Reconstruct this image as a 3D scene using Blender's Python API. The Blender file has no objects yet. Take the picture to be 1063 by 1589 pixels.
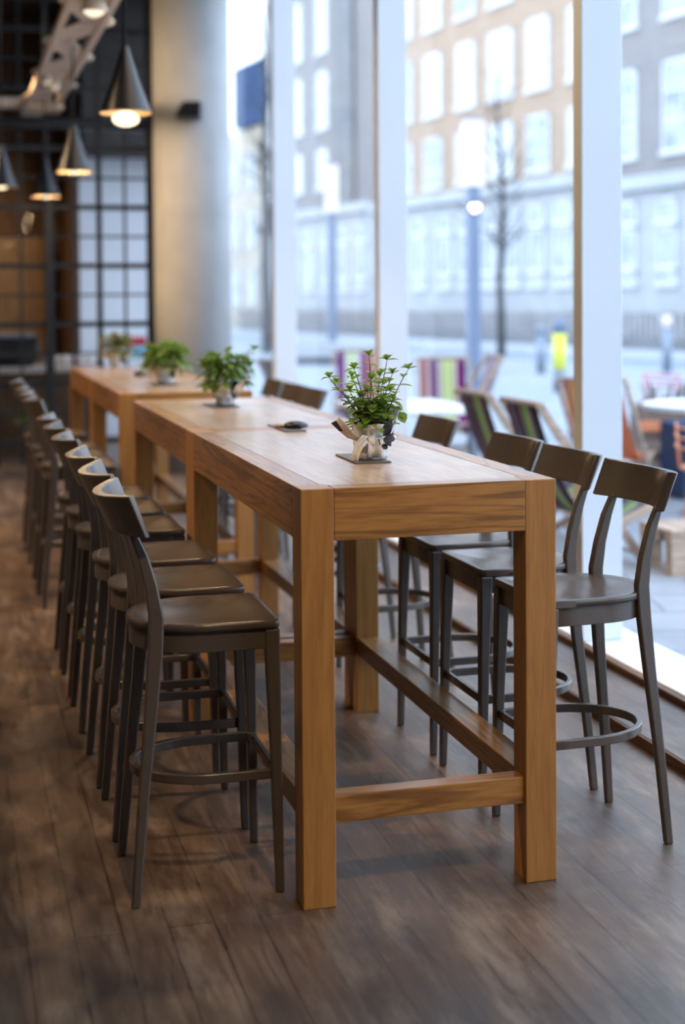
import bpy, bmesh, math, random
from mathutils import Vector, Matrix, noise
random.seed(7)
S = bpy.context.scene
COL = S.collection
PI = math.pi

# ------------------------------------------------------------------ materials
class NT:
    """tiny node-graph helper"""
    def __init__(s, name):
        s.m = bpy.data.materials.new(name); s.m.use_nodes = True
        s.t = s.m.node_tree; s.n = s.t.nodes; s.n.clear()
        s.out = s.n.new('ShaderNodeOutputMaterial')
    def node(s, typ, **kw):
        nd = s.n.new(typ)
        for k, v in kw.items():
            if k.startswith('i_'): nd.inputs[k[2:].replace('_', ' ')].default_value = v
            else: setattr(nd, k, v)
        return nd
    def link(s, a, b): s.t.links.new(a, b)
    def bsdf(s, base, rough=.5, metallic=0., spec=.5, **kw):
        b = s.n.new('ShaderNodeBsdfPrincipled')
        if isinstance(base, tuple): b.inputs['Base Color'].default_value = (*base, 1)
        else: s.link(base, b.inputs['Base Color'])
        if isinstance(rough, (int, float)): b.inputs['Roughness'].default_value = rough
        else: s.link(rough, b.inputs['Roughness'])
        b.inputs['Metallic'].default_value = metallic
        b.inputs['Specular IOR Level'].default_value = spec
        for k, v in kw.items(): b.inputs[k.replace('_', ' ')].default_value = v
        s.link(b.outputs[0], s.out.inputs[0])
        return b
    def coords(s, scale=(1, 1, 1), kind='Object', rot=(0, 0, 0), loc=(0, 0, 0)):
        tc = s.n.new('ShaderNodeTexCoord'); mp = s.n.new('ShaderNodeMapping')
        mp.inputs['Scale'].default_value = scale; mp.inputs['Rotation'].default_value = rot
        mp.inputs['Location'].default_value = loc
        s.link(tc.outputs[kind], mp.inputs['Vector']); return mp.outputs[0]
    def noise(s, vec, scale, detail=4, rough=.55, dist=0.):
        nd = s.node('ShaderNodeTexNoise'); nd.inputs['Scale'].default_value = scale
        nd.inputs['Detail'].default_value = detail; nd.inputs['Roughness'].default_value = rough
        nd.inputs['Distortion'].default_value = dist
        s.link(vec, nd.inputs['Vector']); return nd.outputs['Fac']
    def ramp(s, fac, stops, const=False):
        r = s.n.new('ShaderNodeValToRGB'); cr = r.color_ramp
        cr.interpolation = 'CONSTANT' if const else 'LINEAR'
        while len(cr.elements) < len(stops): cr.elements.new(.5)
        for e, (p, c) in zip(cr.elements, stops):
            e.position = p; e.color = (*c, 1)
        s.link(fac, r.inputs[0]); return r.outputs[0]
    def mix(s, fac, a, b, mode='MIX'):
        m = s.node('ShaderNodeMix', data_type='RGBA', blend_type=mode)
        for sock, v in ((m.inputs[0], fac), (m.inputs[6], a), (m.inputs[7], b)):
            if isinstance(v, tuple): sock.default_value = (*v, 1)
            elif isinstance(v, (int, float)): sock.default_value = v
            else: s.link(v, sock)
        return m.outputs[2]
    def bump(s, b, height, strength=.2, dist=.01):
        bp = s.node('ShaderNodeBump'); bp.inputs['Strength'].default_value = strength
        bp.inputs['Distance'].default_value = dist
        s.link(height, bp.inputs['Height']); s.link(bp.outputs[0], b.inputs['Normal'])

def plain(name, col, rough=.5, metallic=0., var=.12, scale=9., spec=.5, bump=0.):
    g = NT(name); v = g.coords()
    f = g.noise(v, scale)
    lo = tuple(c*(1-var) for c in col); hi = tuple(min(1, c*(1+var)) for c in col)
    b = g.bsdf(g.ramp(f, [(.3, lo), (.7, hi)]), rough, metallic, spec)
    if bump: g.bump(b, f, bump, .004)
    return g.m

def emit(name, col, strength):
    g = NT(name); e = g.node('ShaderNodeEmission'); e.inputs[0].default_value = (*col, 1)
    e.inputs[1].default_value = strength; g.link(e.outputs[0], g.out.inputs[0]); return g.m

def wood(name, axis, dark, mid, light, rough=.45, fine=1., spec=.35, coat=0., rings=.55):
    sc = [16*fine]*3; sc[axis] = 1.1*fine
    g = NT(name); v = g.coords(tuple(sc))
    n1 = g.noise(v, 1.6, 6, .6, 1.4)
    n2 = g.noise(g.coords(tuple(x*5 for x in sc)), 2.0, 3)
    c = g.ramp(n1, [(.28, dark), (.46, mid), (.6, light), (.72, mid)])
    c = g.mix(.35, c, g.ramp(n2, [(.35, dark), (.65, light)]))
    n3 = g.noise(g.coords(tuple(x*.34 for x in sc), loc=(3.1, 1.7, .6)), 1.5, 3, .5, .5)
    mm = g.node('ShaderNodeMath', operation='MULTIPLY'); g.link(n3, mm.inputs[0]); mm.inputs[1].default_value = 62
    si = g.node('ShaderNodeMath', operation='SINE'); g.link(mm.outputs[0], si.inputs[0])
    c = g.mix(g.ramp(si.outputs[0], [(.55, (0,)*3), (.98, (rings,)*3)]), c, tuple(x*.55 for x in dark))
    b = g.bsdf(c, rough, 0, spec); g.bump(b, n2, .12, .002)
    b.inputs['Coat Weight'].default_value = coat; b.inputs['Coat Roughness'].default_value = .24
    return g.m

OAK_D, OAK_M, OAK_L = (.155, .060, .013), (.34, .150, .034), (.44, .208, .052)
M = {}
M['oak_x'] = wood('oak grain across', 0, OAK_D, OAK_M, OAK_L, coat=.9)
M['oak_y'] = wood('oak grain along', 1, OAK_D, OAK_M, OAK_L, coat=.9)
M['oak_z'] = wood('oak grain upright', 2, (.28, .118, .027), OAK_M, (.41, .195, .05), coat=.5, rings=.16)

def stave_top():
    g = NT('oak stave top'); v = g.coords()
    sep = g.node('ShaderNodeSeparateXYZ'); g.link(v, sep.inputs[0])
    cmb = g.node('ShaderNodeCombineXYZ')
    g.link(sep.outputs[1], cmb.inputs[0]); g.link(sep.outputs[0], cmb.inputs[1])
    br = g.node('ShaderNodeTexBrick', offset=.42)
    for k, val in (('Scale', 1), ('Mortar Size', .0006), ('Mortar Smooth', .2), ('Brick Width', .34), ('Row Height', .052), ('Bias', 0)):
        br.inputs[k].default_value = val
    br.inputs['Color1'].default_value = (.34, .205, .12, 1); br.inputs['Color2'].default_value = (.56, .38, .24, 1)
    br.inputs['Mortar'].default_value = (.12, .06, .03, 1)
    g.link(cmb.outputs[0], br.inputs['Vector'])
    n = g.noise(g.coords((26, 2.2, 10)), 2.2, 6, .6, .8)
    c = g.mix(.55, br.outputs[0], g.ramp(n, [(.3, (.30, .175, .10)), (.62, (.60, .42, .28))]))
    worn = g.noise(g.coords((1, 1, 1)), 5.5, 5, .65)
    c = g.mix(g.ramp(worn, [(.46, (0, 0, 0)), (.72, (.5, .5, .5))]), c, (.60, .51, .43))
    b = g.bsdf(c, g.ramp(worn, [(.3, (.34,)*3), (.7, (.5,)*3)]), 0, .5)
    b.inputs['Coat Weight'].default_value = 1.; b.inputs['Coat Roughness'].default_value = .2; b.inputs['Coat IOR'].default_value = 1.6
    g.bump(b, n, .05, .002)
    return g.m
M['top'] = stave_top()

def floor_mat():
    g = NT('worn floorboards'); v = g.coords()
    sep = g.node('ShaderNodeSeparateXYZ'); g.link(v, sep.inputs[0])
    cmb = g.node('ShaderNodeCombineXYZ')
    g.link(sep.outputs[1], cmb.inputs[0]); g.link(sep.outputs[0], cmb.inputs[1])
    br = g.node('ShaderNodeTexBrick', offset=.37)
    for k, val in (('Scale', 1), ('Mortar Size', .0045), ('Mortar Smooth', .3), ('Brick Width', 2.1), ('Row Height', .115), ('Bias', -.1)):
        br.inputs[k].default_value = val
    br.inputs['Color1'].default_value = (.075, .043, .029, 1); br.inputs['Color2'].default_value = (.20, .128, .088, 1)
    br.inputs['Mortar'].default_value = (.02, .012, .009, 1)
    g.link(cmb.outputs[0], br.inputs['Vector'])
    n = g.noise(g.coords((14, 1.6, 5)), 2.6, 7, .65, .6)
    c = g.mix(.55, br.outputs[0], g.ramp(n, [(.3, (.055, .03, .02)), (.52, (.14, .085, .055)), (.72, (.26, .18, .12))]))
    w = g.noise(g.coords((5, 1.3, 1)), 1.5, 6, .7, .3)
    c = g.mix(g.ramp(w, [(.50, (0,)*3), (.68, (.62,)*3)]), c, (.32, .24, .17))
    d = g.noise(g.coords((2.0, 1.0, 1), loc=(4, 2, 0)), 1.6, 5, .6)
    c = g.mix(g.ramp(d, [(.44, (0,)*3), (.62, (.6,)*3)]), c, (.045, .03, .025))
    b = g.bsdf(c, g.ramp(n, [(.3, (.32,)*3), (.7, (.52,)*3)]), 0, .6)
    g.bump(b, n, .25, .004)
    return g.m
M['floor'] = floor_mat()
M['riser'] = wood('riser timber', 1, (.07, .03, .012), (.13, .06, .025), (.2, .1, .045), .5)
M['stool'] = plain('taupe lacquer', (.082, .064, .054), .27, 0, .05, 30, .6)
M['white_frame'] = plain('white painted metal', (.80, .83, .88), .42, 0, .02, 3)
M['painted_glow'] = plain('bronze trim', (.44, .28, .12), .38, .35, .15, 4)
M['concrete'] = plain('smooth concrete', (.37, .375, .385), .62, 0, .08, 3.5, .3, .05)
M['black_steel'] = plain('black steel', (.012, .012, .015), .45, .2, .1, 9)
M['beige_steel'] = plain('beige painted steel', (.72, .58, .44), .55, 0, .08, 6)
M['shade_black'] = plain('black shade enamel', (.010, .011, .015), .35, .1, .1, 9)
M['shade_in'] = plain('shade inside', (.45, .32, .18), .4, .3, .1, 9)
M['ceiling'] = plain('dark ceiling', (.05, .042, .038), .8, 0, .2, 2)
M['wall_warm'] = plain('warm plaster', (.22, .165, .12), .8, 0, .08, 2)
M['wall_pale'] = plain('pale wall', (.80, .82, .88), .7, 0, .03, 1.5)
M['wall_brown'] = wood('brown panelling', 2, (.05, .024, .012), (.10, .05, .024), (.16, .085, .04), .6)
M['ochre'] = wood('ochre panels', 2, (.22, .125, .055), (.30, .175, .08), (.38, .235, .11), .6)
M['bulb'] = emit('warm bulb', (1, .80, .52), 2.2)
M['spot_bulb'] = emit('spot bulb', (1, .88, .64), 1.4)
M['slate'] = plain('dark card', (.10, .085, .08), .5, 0, .15, 30)
M['pebble'] = plain('black pebble', (.012, .012, .014), .28, 0, .3, 14)
M['pebble_pale'] = plain('pale stone', (.45, .38, .30), .5, 0, .2, 20)
M['soil'] = plain('dark soil', (.03, .02, .014), .9, 0, .4, 60)
def leaf_mat(name, lo, hi):
    g = NT(name); n = g.noise(g.coords(), 24, 3)
    b = g.bsdf(g.ramp(n, [(.32, lo), (.68, hi)]), .42, 0, .45)
    b.inputs['Transmission Weight'].default_value = 0
    tr = g.node('ShaderNodeBsdfTranslucent'); tr.inputs[0].default_value = (hi[0]*1.5, hi[1]*1.6, hi[2], 1)
    mx = g.node('ShaderNodeMixShader'); mx.inputs[0].default_value = .28
    g.link(b.outputs[0], mx.inputs[1]); g.link(tr.outputs[0], mx.inputs[2]); g.link(mx.outputs[0], g.out.inputs[0])
    return g.m
M['mint'] = leaf_mat('mint leaf', (.085, .14, .022), (.22, .33, .06))
M['basil'] = leaf_mat('basil leaf', (.06, .12, .018), (.18, .28, .05))
M['herb'] = leaf_mat('reddish herb leaf', (.10, .15, .03), (.26, .22, .06))
M['stem'] = plain('green stem', (.10, .15, .05), .5)
def paper():
    g = NT('newspaper'); v = g.coords()
    vo = g.node('ShaderNodeTexVoronoi', feature='F1', distance='CHEBYCHEV'); vo.inputs['Randomness'].default_value = .45; vo.inputs['Scale'].default_value = 21
    g.link(g.coords((1, 1, .9), loc=(.02, .013, .007)), vo.inputs['Vector'])
    sep = g.node('ShaderNodeSeparateColor'); g.link(vo.outputs['Color'], sep.inputs[0])
    blk = g.ramp(sep.outputs[0], [(0, (0,)*3), (.70, (1,)*3)], True)
    wv = g.node('ShaderNodeTexWave', wave_type='BANDS', bands_direction='Z'); wv.inputs['Scale'].default_value = 75
    wv.inputs['Distortion'].default_value = 2.5; g.link(v, wv.inputs['Vector'])
    brk = g.noise(g.coords((1, 1, .3)), 160, 2)
    txt = g.mix(1., g.ramp(wv.outputs['Fac'], [(.5, (0,)*3), (.62, (1,)*3)]), g.ramp(brk, [(.48, (0,)*3), (.55, (.5,)*3)]), 'MULTIPLY')
    cr = g.noise(v, 40, 4)
    base = g.ramp(cr, [(.3, (.55, .56, .59)), (.7, (.70, .71, .74))])
    c = g.mix(txt, base, (.38, .35, .32)); c = g.mix(blk, c, (.035, .03, .03))
    b = g.bsdf(c, .75, 0, .2); g.bump(b, cr, .5, .006); return g.m
M['paper'] = paper()
M['paper_plain'] = plain('plain kraft paper', (.74, .62, .52), .7, 0, .1, 30, .2, .4)

def glass(name, tint=(.945, .96, .975)):
    g = NT(name)
    t = g.node('ShaderNodeBsdfTransparent'); t.inputs[0].default_value = (*tint, 1)
    gl = g.node('ShaderNodeBsdfGlossy'); gl.inputs['Roughness'].default_value = .0
    fr = g.node('ShaderNodeFresnel'); ge = g.node('ShaderNodeNewGeometry'); mr = g.node('ShaderNodeMapRange')
    mr.inputs[3].default_value = 1.1; mr.inputs[4].default_value = 1/1.1
    g.link(ge.outputs['Backfacing'], mr.inputs[0]); g.link(mr.outputs[0], fr.inputs[0])
    mx = g.node('ShaderNodeMixShader'); g.link(fr.outputs[0], mx.inputs[0])
    g.link(t.outputs[0], mx.inputs[1]); g.link(gl.outputs[0], mx.inputs[2]); g.link(mx.outputs[0], g.out.inputs[0])
    return g.m
M['glass'] = glass('window glass')
M['dark_glass'] = glass('partition glass', (.95, .96, .97))

# outdoors
def pavers():
    g = NT('blue grey pavers'); br = g.node('ShaderNodeTexBrick', offset=.5)
    for k, val in (('Scale', 1), ('Mortar Size', .012), ('Brick Width', .62), ('Row Height', .42), ('Bias', 0)):
        br.inputs[k].default_value = val
    br.inputs['Color1'].default_value = (.25, .275, .32, 1); br.inputs['Color2'].default_value = (.33, .35, .39, 1)
    br.inputs['Mortar'].default_value = (.14, .16, .19, 1)
    g.link(g.coords(rot=(0, 0, .25)), br.inputs['Vector'])
    n = g.noise(g.coords(), 3, 5)
    g.bsdf(g.mix(.3, br.outputs[0], g.ramp(n, [(.3, (.24, .265, .30)), (.7, (.40, .42, .455))])), .6, 0, .35); return g.m
M['pavers'] = pavers()
M['road'] = plain('pale asphalt', (.25, .29, .35), .7, 0, .08, 2)
M['kerb'] = plain('pale kerb stone', (.48, .50, .53), .7, 0, .05, 3)
def brick(name, c1, c2, mort):
    g = NT(name); br = g.node('ShaderNodeTexBrick')
    for k, val in (('Scale', 1), ('Mortar Size', .012), ('Brick Width', .30), ('Row Height', .10), ('Bias', 0)):
        br.inputs[k].default_value = val
    br.inputs['Color1'].default_value = (*c1, 1); br.inputs['Color2'].default_value = (*c2, 1); br.inputs['Mortar'].default_value = (*mort, 1)
    v = g.coords(); sep = g.node('ShaderNodeSeparateXYZ'); g.link(v, sep.inputs[0])
    cmb = g.node('ShaderNodeCombineXYZ'); g.link(sep.outputs[0], cmb.inputs[0]); g.link(sep.outputs[2], cmb.inputs[1])
    g.link(cmb.outputs[0], br.inputs['Vector'])
    n = g.noise(v, .5, 4)
    c = g.mix(.4, br.outputs[0], g.ramp(n, [(.3, c1), (.7, c2)]))
    g.bsdf(c, .85, 0, .2); return g.m
M['brick_tan'] = brick('tan brick', (.34, .235, .165), (.43, .315, .24), (.38, .33, .28))
M['brick_grey'] = brick('grey brick', (.20, .185, .19), (.27, .25, .25), (.30, .29, .29))
M['stone'] = plain('pale ashlar stone', (.40, .415, .44), .8, 0, .08, 1.1)
M['stone_dark'] = plain('grey stone', (.17, .175, .19), .8, 0, .15, 1.5)
M['cream'] = plain('cream stone', (.45, .39, .32), .8, 0, .15, .8)
M['navy'] = plain('navy glazing', (.045, .075, .15), .85, 0, .15, .6, .05)
M['win_frame'] = plain('white window frame', (.56, .58, .60), .5, 0, .02, 2)
def pane_mat():
    g = NT('window pane'); n = g.noise(g.coords(), 1.1, 2)
    g.bsdf(g.ramp(n, [(.35, (.16, .20, .25)), (.65, (.36, .42, .47))]), .08, 0, .9); return g.m
M['pane'] = pane_mat()
def pane_blind():
    g = NT('window blind pane'); n = g.noise(g.coords(), .9, 2)
    g.bsdf(g.ramp(n, [(.3, (.50, .54, .57)), (.7, (.62, .65, .67))]), .12, 0, .7); return g.m
M['pane_blind'] = pane_blind()
M['railing'] = plain('weathered basement railing', (.26, .23, .23), .7, 0, .4, 2.2)
M['lamp_post'] = plain('blue grey steel', (.16, .20, .29), .5, .2, .08, 3)
M['lamp_white'] = emit('street lamp diffuser', (.95, .98, 1.), 1.6)
M['bark'] = plain('dark bark', (.055, .055, .06), .9, 0, .3, 12)
M['beech'] = wood('weathered beech', 0, (.30, .20, .14), (.46, .33, .25), (.58, .44, .34), .6)
M['white_top'] = plain('white table top', (.90, .92, .94), .4, 0, .02, 3)
M['grey_metal'] = plain('grey metal', (.22, .26, .33), .45, .4, .08, 6)
M['orange_metal'] = plain('orange enamel', (.80, .30, .14), .4, 0, .1, 8)
M['red_wire'] = plain('red wire enamel', (.62, .12, .14), .4, 0, .1, 8)
M['yellow'] = plain('yellow band', (.75, .78, .08), .5, 0, .1, 8)
M['pinkish'] = plain('pale bollard cap', (.80, .68, .64), .5, 0, .05, 8)
M['dry'] = plain('dry grass blades', (.17, .12, .075), .8, 0, .4, 12)
M['planter'] = plain('brown planter slats', (.20, .15, .12), .7, 0, .3, 8)
M['cup'] = plain('pale crockery', (.66, .58, .57), .4, 0, .1, 6)
M['machine'] = plain('black machine', (.018, .016, .018), .35, .2, .2, 6)
M['counter'] = plain('pale counter', (.55, .46, .40), .4, 0, .1, 6)
M['red_tin'] = plain('red carton', (.55, .04, .06), .5)
M['blue_tin'] = plain('light blue carton', (.25, .55, .72), .5)
M['shadow_gap'] = plain('painted shadow gap', (.04, .05, .075), .8)
def sling(name, cols):
    g = NT(name); sep = g.node('ShaderNodeSeparateXYZ'); g.link(g.coords(), sep.inputs[0])
    mp = g.node('ShaderNodeMapRange'); mp.inputs[1].default_value = -.26; mp.inputs[2].default_value = .26
    g.link(sep.outputs[1], mp.inputs[0])
    tot = sum(w for w, _ in cols); p = 0; st = []
    for w, c in cols: st.append((p/tot, c)); p += w
    col = g.ramp(mp.outputs[0], st, True)
    b = g.bsdf(col, .85, 0, .1)
    tr = g.node('ShaderNodeBsdfTranslucent'); g.link(col, tr.inputs[0])
    mx = g.node('ShaderNodeMixShader'); mx.inputs[0].default_value = .3
    g.link(b.outputs[0], mx.inputs[1]); g.link(tr.outputs[0], mx.inputs[2]); g.link(mx.outputs[0], g.out.inputs[0])
    return g.m
pl_, gr_, lm_, dk_, gy_ = (.13, .055, .10), (.20, .30, .12), (.50, .62, .18), (.06, .045, .065), (.22, .18, .22)
M['sling_dark'] = sling('dark striped canvas', [(2, dk_), (.5, (.10, .035, .02)), (1.4, gy_), (.7, lm_), (1.6, gr_), (.5, gy_), (1.6, pl_), (.5, dk_), (1.2, gy_), (1, pl_), (.6, (.2, .04, .05))][::1])
M['sling_bright'] = sling('red purple lime canvas', [(1.6, (.62, .16, .13)), (.5, (.75, .62, .60)), (.4, (.42, .20, .3)), (1.5, (.24, .09, .20)), (.5, (.72, .66, .7)), (.5, (.55, .4, .25)), (2.2, (.66, .74, .36)), (.4, (.6, .3, .15)), (.4, (.85, .85, .8)), (2.1, (.24, .025, .16))])
M['sling_purple'] = sling('purple lime canvas', [(1.8, (.36, .10, .36)), (.4, (.8, .8, .82)), (1.9, (.74, .82, .52)), (.8, (.8, .8, .82)), (1.6, (.38, .14, .28)), (1.4, (.62, .26, .2)), (.8, (.8, .76, .7))])
M['sling_lilac'] = sling('lilac canvas', [(1.2, (.45, .34, .44)), (.5, (.5, .28, .26)), (1.4, (.56, .48, .58)), (.6, (.40, .22, .3)), (1.2, (.45, .34, .44))])
M['sling_orange'] = sling('orange canvas', [(2.4, (.80, .26, .09)), (.5, (.88, .62, .35)), (1.2, (.80, .24, .10)), (.4, (.65, .16, .16)), (1.6, (.82, .30, .12)), (.5, (.88, .6, .3)), (.9, (.78, .3, .16))])
M['sling_rust'] = sling('rust brown canvas', [(1.4, (.20, .05, .05)), (.5, (.45, .32, .22)), (1.2, (.10, .035, .04)), (.6, (.4, .36, .34)), (1.6, (.17, .06, .05))])

# ------------------------------------------------------------------ mesh helpers
def B(): return bmesh.new()
def box(bm, x0, x1, y0, y1, z0, z1):
    v = [bm.verts.new(p) for p in ((x0,y0,z0),(x1,y0,z0),(x1,y1,z0),(x0,y1,z0),(x0,y0,z1),(x1,y0,z1),(x1,y1,z1),(x0,y1,z1))]
    for f in ((3,2,1,0),(4,5,6,7),(0,1,5,4),(1,2,6,5),(2,3,7,6),(3,0,4,7)): bm.faces.new([v[i] for i in f])
def loops(bm, rings, close=True, cap=True):
    R = [[bm.verts.new(p) for p in r] for r in rings]
    n = len(R[0])
    for a, b in zip(R, R[1:]):
        for i in range(n if close else n-1):
            bm.faces.new((a[i], a[(i+1) % n], b[(i+1) % n], b[i]))
    if cap and close:
        bm.faces.new(R[0][::-1]); bm.faces.new(R[-1])
    return R
def post(bm, secs):
    """upright bar: list of ((x,y,z), wx, wy)"""
    loops(bm, [[(x-a/2, y-b/2, z), (x+a/2, y-b/2, z), (x+a/2, y+b/2, z), (x-a/2, y+b/2, z)] for (x, y, z), a, b in secs])
def frame_at(t):
    t = Vector(t).normalized(); u = Vector((0, 0, 1)) if abs(t.z) < .95 else Vector((1, 0, 0))
    s = t.cross(u).normalized(); return s, s.cross(t).normalized()
def sweep(bm, pts, r, n=8, closed=False, rect=None):
    """round tube (r number or list) or rectangular bar rect=(w,h) along points"""
    pts = [Vector(p) for p in pts]; m = len(pts); rings = []
    for i, p in enumerate(pts):
        a = pts[(i-1) % m] if (closed or i) else p; b = pts[(i+1) % m] if (closed or i < m-1) else p
        s, u = frame_at(b-a)
        if rect:
            w, h = rect; rings.append([p+s*(w/2)*i1+u*(h/2)*j1 for i1, j1 in ((-1,-1),(1,-1),(1,1),(-1,1))])
        else:
            rr = r[i] if isinstance(r, (list, tuple)) else r
            rings.append([p+s*rr*math.cos(2*PI*k/n)+u*rr*math.sin(2*PI*k/n) for k in range(n)])
    if closed: rings.append(rings[0])
    loops(bm, rings, True, not closed)
    if closed: bmesh.ops.remove_doubles(bm, verts=bm.verts, dist=1e-5)
def lathe(bm, prof, n=24, c=(0, 0, 0), cap=True):
    loops(bm, [[(c[0]+r*math.cos(2*PI*k/n), c[1]+r*math.sin(2*PI*k/n), c[2]+z) for k in range(n)] for r, z in prof], True, cap)
def ball(bm, c, r, sc=(1, 1, 1), seg=16):
    lathe_p = []
    n = seg//2
    for i in range(n+1):
        a = -PI/2+PI*i/n; lathe_p.append((max(1e-4, r*math.cos(a)), r*math.sin(a)))
    rings = [[(c[0]+q*sc[0]*math.cos(2*PI*k/seg), c[1]+q*sc[1]*math.sin(2*PI*k/seg), c[2]+z*sc[2]) for k in range(seg)] for q, z in lathe_p]
    loops(bm, rings)
def obj(name, bm, m, parent=None, bevel=0., smooth=False, solid=0., auto=None, label=None):
    bmesh.ops.recalc_face_normals(bm, faces=bm.faces)
    me = bpy.data.meshes.new(name); bm.to_mesh(me); bm.free()
    o = bpy.data.objects.new(name, me); COL.objects.link(o)
    me.materials.append(M[m] if isinstance(m, str) else m)
    if smooth or auto: me.polygons.foreach_set('use_smooth', [True]*len(me.polygons))
    if auto: me.set_sharp_from_angle(angle=math.radians(auto))
    if solid:
        sm = o.modifiers.new('Solid', 'SOLIDIFY'); sm.thickness = solid; sm.offset = 0
    if bevel:
        bv = o.modifiers.new('Bevel', 'BEVEL'); bv.width = bevel; bv.segments = 2; bv.limit_method = 'ANGLE'; bv.angle_limit = math.radians(40)
    if parent: o.parent = parent
    if label: o['label'] = label
    return o
def boxo(name, m, dims, parent=None, bevel=.003, **k):
    bm = B(); box(bm, *dims); return obj(name, bm, m, parent, bevel, **k)
def thing(name, label, cat, loc=(0, 0, 0), rz=0., group=None):
    o = bpy.data.objects.new(name, None); COL.objects.link(o); o.empty_display_size = .1
    o.location = loc; o.rotation_euler = (0, 0, rz); tag(o, label, cat, group); return o
def tag(o, label, cat, group=None):
    o['label'] = label; o['category'] = cat
    if group: o['group'] = group
    return o
def struct(o): o['kind'] = 'structure'; return o
def dup(root, loc, rz, label):
    r = root.copy(); COL.objects.link(r); r.location = loc; r.rotation_euler = (0, 0, rz); r['label'] = label
    for ch in list(root.children):
        c = ch.copy(); COL.objects.link(c); c.parent = r
        for g in list(ch.children):
            d = g.copy(); COL.objects.link(d); d.parent = c
    return r

# ------------------------------------------------------------------ room shell
GX = 1.95            # glass plane
YF, YB = -7.0, 10.3  # room ends
PAV = -.08           # pavement level
CEIL = 5.0
o = struct(boxo('floor', 'floor', (-4.5, 1.45, YF, 15.2, -.1, 0), None, 0))
bm = B(); box(bm, 1.45, 1.775, YF, 15.2, -.1, .042)
struct(obj('trim_1', bm, 'floor', None, .004))            # raised boarded strip along the window
struct(boxo('trim_2', 'riser', (1.440, 1.4495, YF, 15.2, -.05, .040), None, .002))
struct(boxo('trim_3', 'riser', (1.745, 1.776, YF, 15.2, .0425, .070), None, .003))
struct(boxo('window_sill', 'white_frame', (1.777, 2.06, YF, 15.2, -.1, .076), None, .004))
struct(boxo('ceiling', 'ceiling', (-4.5, 2.1, YF, 15.2, CEIL, CEIL+.2), None, 0))
struct(boxo('wall_left', 'wall_warm', (-4.7, -4.5, YF, 15.2, -.1, CEIL), None, 0))
struct(boxo('wall_front', 'wall_warm', (-4.7, 2.1, YF-.2, YF, -.1, CEIL), None, 0))
bm = B(); box(bm, -4.5, .62, 14.2, 14.4, 0, CEIL); struct(obj('wall_back', bm, 'wall_brown'))
bm = B(); box(bm, .62, 2.1, 13.2, 13.4, 0, 3.22); struct(obj('wall_back.001', bm, 'wall_pale'))
bm = B(); box(bm, .62, 2.1, 12.7, 13.4, 3.221, CEIL); struct(obj('wall_back.003', bm, 'ceiling'))
struct(boxo('wall_back.002', 'wall_brown', (.52, .6195, 13.2, 14.1995, 0, CEIL)))
# facade fins, panes
FY = [-2.45, -.87, 2.13, 5.12, 8.12, 11.1, 14.1]
for i, y in enumerate(FY):
    struct(boxo('trim_%d' % (10+i), 'white_frame', (1.766, 1.957, y, y+.088, .0765, CEIL-.002), None, .004))
    struct(boxo('trim_%d' % (20+i), 'painted_glow', (1.785, 1.950, y+.0885, y+.112, .0765, CEIL-.002), None, .003))  # added strip, coloured like warm light on the fin's inner face
struct(boxo('wall_light_block', 'wall_warm', (1.95, 2.06, YF, -2.455, .077, CEIL-.003), None, 0))  # unseen solid stretch added to block daylight beside and behind the camera
for i, (a, b) in enumerate(zip(FY, FY[1:])):
    struct(boxo('window_%d' % (i+1), 'glass', (GX-.004, GX+.004, a+.114, b-.002, .0768, CEIL-.003), None, 0))
# concrete column
bm = B(); lathe(bm, [(.352, 0), (.352, CEIL)], 64, (1.33, 9.6, 0))
o = struct(obj('column', bm, 'concrete', None, 0, True)); o.data.polygons[-1].use_smooth = False

# steel grid partition behind the column
part_root = thing('grid_partition', 'black steel grid partition glazed in small panes behind the far table', 'partition', (0, YB, 0))
XS = [1.04-.245*k for k in range(0, 17)]
bm = B()
for k, x in enumerate(XS):
    w = .075 if k == 0 else (.05 if k % 2 == 0 else .022)
    box(bm, x-w/2, x+w/2, -.03, .03, 0, 4.95)
obj('mullion', bm, 'black_steel', part_root, .003)
bm = B()
for k in range(0, 18):
    z = .23+.2785*k
    h = .05 if k % 2 == 0 else .022
    box(bm, -3.0, 1.05, -.026, .026, z-h/2, z+h/2)
obj('crossbar', bm, 'black_steel', part_root, .003)
boxo('head_beam', 'black_steel', (-3.0, 1.10, -.09, .031, 3.19, 3.27), part_root, .004)
boxo('glazing', 'dark_glass', (-3.0, 1.04, -.004, .004, .02, 4.94), part_root, 0)
boxo('stanchion', 'black_steel', (.03, .115, -.085, -.031, 0, 2.6), part_root, .004)

# ------------------------------------------------------------------ tables
LEG = .0876; W = .70; H = 1.08
def bar_table(y0, L, label):
    t = thing('bar_table', label, 'table', (0, y0, 0), 0, 'high oak tables in a row')
    g = .0006
    for xx in (0, W-LEG):
        for yy in (0, L-LEG):
            boxo('leg', 'oak_z', (xx, xx+LEG, yy, yy+LEG, 0, H), t, .0025)
    for xx in (0, W-.07):
        boxo('apron', 'oak_y', (xx, xx+.07, LEG+g, L-LEG-g, .945, H), t, .002)
    for yy in (0, L-.07):
        boxo('apron', 'oak_x', (LEG+g, W-LEG-g, yy, yy+.07, .945, H), t, .002)
    boxo('tabletop', 'top', (.0712, W-.0712, .0712, L-.0712, 1.045, H-.0005), t, .0012)
    for xx in (0.0, W-LEG):
        boxo('footrail', 'oak_y', (xx+.002, xx+LEG-.002, LEG+g, L-LEG-g, .222, .286), t, .003)
    for yy in (.012, L-.012-.055):
        boxo('footrail', 'oak_x', (LEG+g, W-LEG-g, yy, yy+.055, .212, .284), t, .003)
    return t
bar_table(0, 1.727, 'high oak bar table nearest the camera, with the spindly mint pot on top')
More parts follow.
